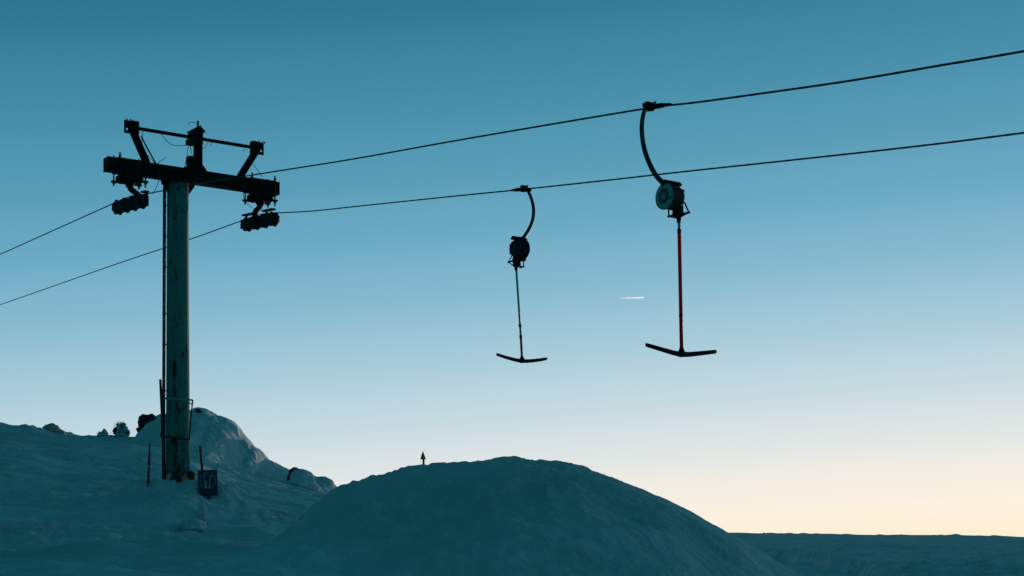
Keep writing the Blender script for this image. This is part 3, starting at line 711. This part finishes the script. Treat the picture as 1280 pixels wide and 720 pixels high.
def strip(pts, w): 
    for (a, b) in zip(pts[:-1], pts[1:]):
        p, q = sp(*a), sp(*b); d = (q - p).normalized(); nn = d.cross(sn)
        mb.box((p + q) / 2, ((q - p).length + .006, w, .004), (d, nn, sn), .001)
strip([(.40, .30), (.40, .42), (.41, .57)], .042); strip([(.34, .55), (.28, .60), (.27, .68), (.33, .76), (.37, .82), (.37, .88)], .014); strip([(.33, .70), (.40, .76)], .012)
strip([(.57, .28), (.59, .44), (.63, .60), (.65, .72)], .022); strip([(.65, .72), (.57, .79)], .016); strip([(.64, .72), (.76, .76), (.73, .82)], .016); strip([(.63, .66), (.62, .78)], .012)
mb.build('pictogram', m_white, sgn_)
mb = MB(); rx = .15
while rx < .86:
    wd = random.uniform(.025, .05); mb.box(sp(rx + wd / 2, .145, .008), (wd * w_ * .8, .013, .003), (su, sv, sn), .0005); rx += wd + random.choice((.006, .006, .03))
mb.build('faded_lettering', m_faint, sgn_)

AY = 45.0
a0 = at(529.6, 640, AY)
ar = thing('arrow_sign', (a0.x, a0.y, gz(a0.x, a0.y)), 'small upright black and yellow arrow sign on a stake beyond the snow heap', 'sign')
zg = gz(a0.x, a0.y); tip = at(528.5, 563.4, AY); bl = at(525.3, 574.4, AY); br = at(532.6, 574.0, AY)
MB().tube([(a0.x, AY, zg - .3), tuple(at(529.4, 573, AY))], .034, 10).build('stake', m_yel, ar)
mb = MB(); mb.poly([tip + Vector((0, -.03, 0)), bl + Vector((0, -.03, 0)), br + Vector((0, -.03, 0))], Vector((0, .02, 0))); mb.build('arrow_head', m_band, ar)
cc = (tip + bl + br) / 3; f = lambda p: cc + (p - cc) * .6 + Vector((.02, -.036, -.02))
mb = MB(); mb.poly([f(tip), f(bl), f(br)], Vector((0, .004, 0))); mb.build('arrow_face', m_yel, ar)

def snow_chunk(px, py, Y, rad, seed, label):
    Y = ground_hit(px, py + 7); p = at(px, py, Y); z0 = gz(p.x, p.y); rad = tuple(v * Y / 26 for v in rad)
    o = MB().lump((p.x, p.y, z0 + rad[2] * .35), rad, seed, .35, 2.2, 4).build('snow_chunk', m_cap)
    tag(o, label, 'snow chunk', 'loose snow chunks below the tower')
snow_chunk(253, 640, 26.5, (.085, .09, .17), 3, 'small upright chunk of snow just below the blue sign')
snow_chunk(240, 654, 25.2, (.22, .25, .12), 9, 'low broad lump of snow in front of the upright chunk')

# ------------------------------------------------------------------ rocks and shrubs on the skyline
GR = 'snowed in boulders on the skyline'
def boulder(px, py, Y, lumps, label, rockm, snow=None, name='boulder'):
    b = at(px, py, Y); t = thing(name, b, label, 'boulder', GR); k = Y / F
    mb = MB()
    for (dx, dz, rx, rz, rot, sd_, amp) in lumps: mb.lump(b + Vector((dx * k, 0, dz * k)), (rx * k, rx * k * .9, rz * k), sd_, amp, 1.6, 4, rot)
    mb.build('rock', rockm, t)
    if snow:
        mb = MB()
        for (dx, dz, rx, rz, rot, sd_, amp, dy) in snow: mb.lump(b + Vector((dx * k, dy, dz * k)), (rx * k, rx * k, rz * k), sd_, amp, 1.5, 4, rot)
        mb.build('snow_cap', m_cap, t)
boulder(65, 538, 74.6, [(0, -1, 11.5, 9.5, -.25, 2, .15), (9, -4, 9, 6, -.4, 4, .15)], 'low brown boulder on the skyline at far left', m_brock, None)
boulder(182, 532, 71.4, [(-2, 4, 7.5, 10, .1, 11, .22), (6, 6, 6.5, 9, -.1, 12, .2), (-3, -6, 8, 6, 0, 13, .25), (1, -2, 6, 8, 0, 14, .2)], 'dark bare boulder left of the tower pole', m_rock, [(-1, 11, 6, 3.2, 0, 15, .2, .2), (6, 11, 5, 3.4, 0, 16, .2, .3)])
boulder(378, 596, 69.5, [(-8, 0, 11, 11, .5, 21, .2), (-12, -5, 7, 5, 0, 25, .3)], 'big rounded snow covered boulder on the slope right of the tower', m_rock, [(0, -2, 15, 12, -.22, 22, .14, -.15), (9, -7, 9, 8, -.3, 23, .16, -.25), (2, -11, 21, 7, -.15, 26, .15, -.2), (-4, -8, 14, 7, 0, 24, .1, -.3)])
boulder(248, 515, 71.6, [(0, 0, 4.5, 3.6, -.5, 31, .25), (-1.5, -2, 4, 2.5, 0, 32, .2)], 'small dark stone poking out of the knoll top', m_rock)
boulder(205, 536, 70.6, [(0, 0, 3.2, 1.6, .2, 41, .3), (-5, -1.5, 1.8, 1.0, 0, 42, .3)], 'tiny dark stones showing through the slope snow', m_rock)

def shrub(px, py, Y, w, h, n, seed, label, snowy):
    rnd = random.Random(seed); b = at(px, py, Y); b.z -= .05; k = Y / F; w *= k; h *= k
    t = thing('dwarf_pine', b, label, 'shrub', 'snowed in dwarf pines on the skyline')
    st = MB(); fo = MB(); sn_ = MB(); fo_t = fo.bm
    for i in range(n):
        a = rnd.uniform(-1, 1); e = Vector((a * w * .5, rnd.uniform(-.3, .3) * w, h * (1 - .75 * abs(a) ** 1.5) * rnd.uniform(.6, 1.0)))
        st.tube([b, b + Vector((e.x * .4, e.y * .4, e.z * .55)), b + e], [.03, .02, .008], 6)
        fo.lump(b + e * rnd.uniform(.5, .85) + Vector((-.03, .05, 0)), (rnd.uniform(.07, .12), .1, rnd.uniform(.07, .13)), seed * 3 + i, .55, 3.5, 3)
        for q in range(34):
            f_ = rnd.uniform(.35, 1.0); p = b + Vector((e.x * f_, e.y * f_, e.z * f_)) + Vector((rnd.gauss(0, .055), rnd.gauss(0, .055), rnd.gauss(0, .055)))
            d = Vector((rnd.gauss(0, 1), rnd.gauss(0, 1), rnd.gauss(.5, 1))).normalized(); s_ = d.orthogonal().normalized() * .018; L_ = rnd.uniform(.05, .11)
            fo_t.faces.new([fo_t.verts.new(p - s_), fo_t.verts.new(p + s_), fo_t.verts.new(p + d * L_)])
        if rnd.random() < snowy: sn_.lump(b + e * rnd.uniform(.35, .85) + Vector((.05, -.02, .0)), (rnd.uniform(.07, .13), .12, rnd.uniform(.10, .20)), seed + i, .3, 2, 3)
    st.build('stems', m_wood, t); fo.build('foliage', m_needle, t); sn_.build('snow_cap', m_cap, t)
shrub(151, 544.5, 73.0, 21, 21, 26, 5, 'dark dwarf pine partly caked in snow on the skyline', .75)
shrub(128, 546, 73.6, 12, 10, 14, 8, 'tiny snow caked dwarf pine left of the larger one', 1.0)
for i, (px, dy, s) in enumerate(((1004, 0, 1.9), (955, .3, 2.2), (1037, .2, 1.5))):
    Y = 396; p = at(px, 668, Y); k = Y / F; z0 = gz(p.x, Y)
    rnd = random.Random(i + 40); mb = MB()
    for q in range(6): mb.lump((p.x + rnd.gauss(0, s * .35) * k, Y + rnd.gauss(0, .2), z0 + rnd.uniform(0, .4) * s * k), (s * k * .32, s * k * .3, s * k * .32), q + i * 9, .5, 2.5, 2)
    tag(mb.build('distant_shrub', m_needle), ['small dark shrub on the far horizon, middle of three', 'wider dark shrub on the far horizon, nearest the snow heap', 'tiny dark shrub on the far horizon, rightmost of three'][i], 'shrub', 'shrubs on the far horizon')

# ------------------------------------------------------------------ contrail, far up in sunlight
CYD = 20000.0
m_con = bpy.data.materials.new('ice_crystals'); m_con.use_nodes = True; t = m_con.node_tree; t.nodes.clear()
vs = t.nodes.new('ShaderNodeVolumeScatter'); vs.inputs['Color'].default_value = (1, 1, 1, 1); vs.inputs['Density'].default_value = .11; vs.inputs['Anisotropy'].default_value = .74
ot = t.nodes.new('ShaderNodeOutputMaterial'); t.links.new(vs.outputs[0], ot.inputs['Volume'])
mb = MB(); pts = [at(772 + 33 * f, 372.8 - .9 * f, CYD) for f in np.linspace(0, 1, 12)]
mb.tube(pts, [1.5 + 8 * f ** .7 for f in np.linspace(0, 1, 12)], 12)
tag(mb.build('contrail', m_con), 'short bright white contrail in the clear sky between the T-bars', 'contrail')
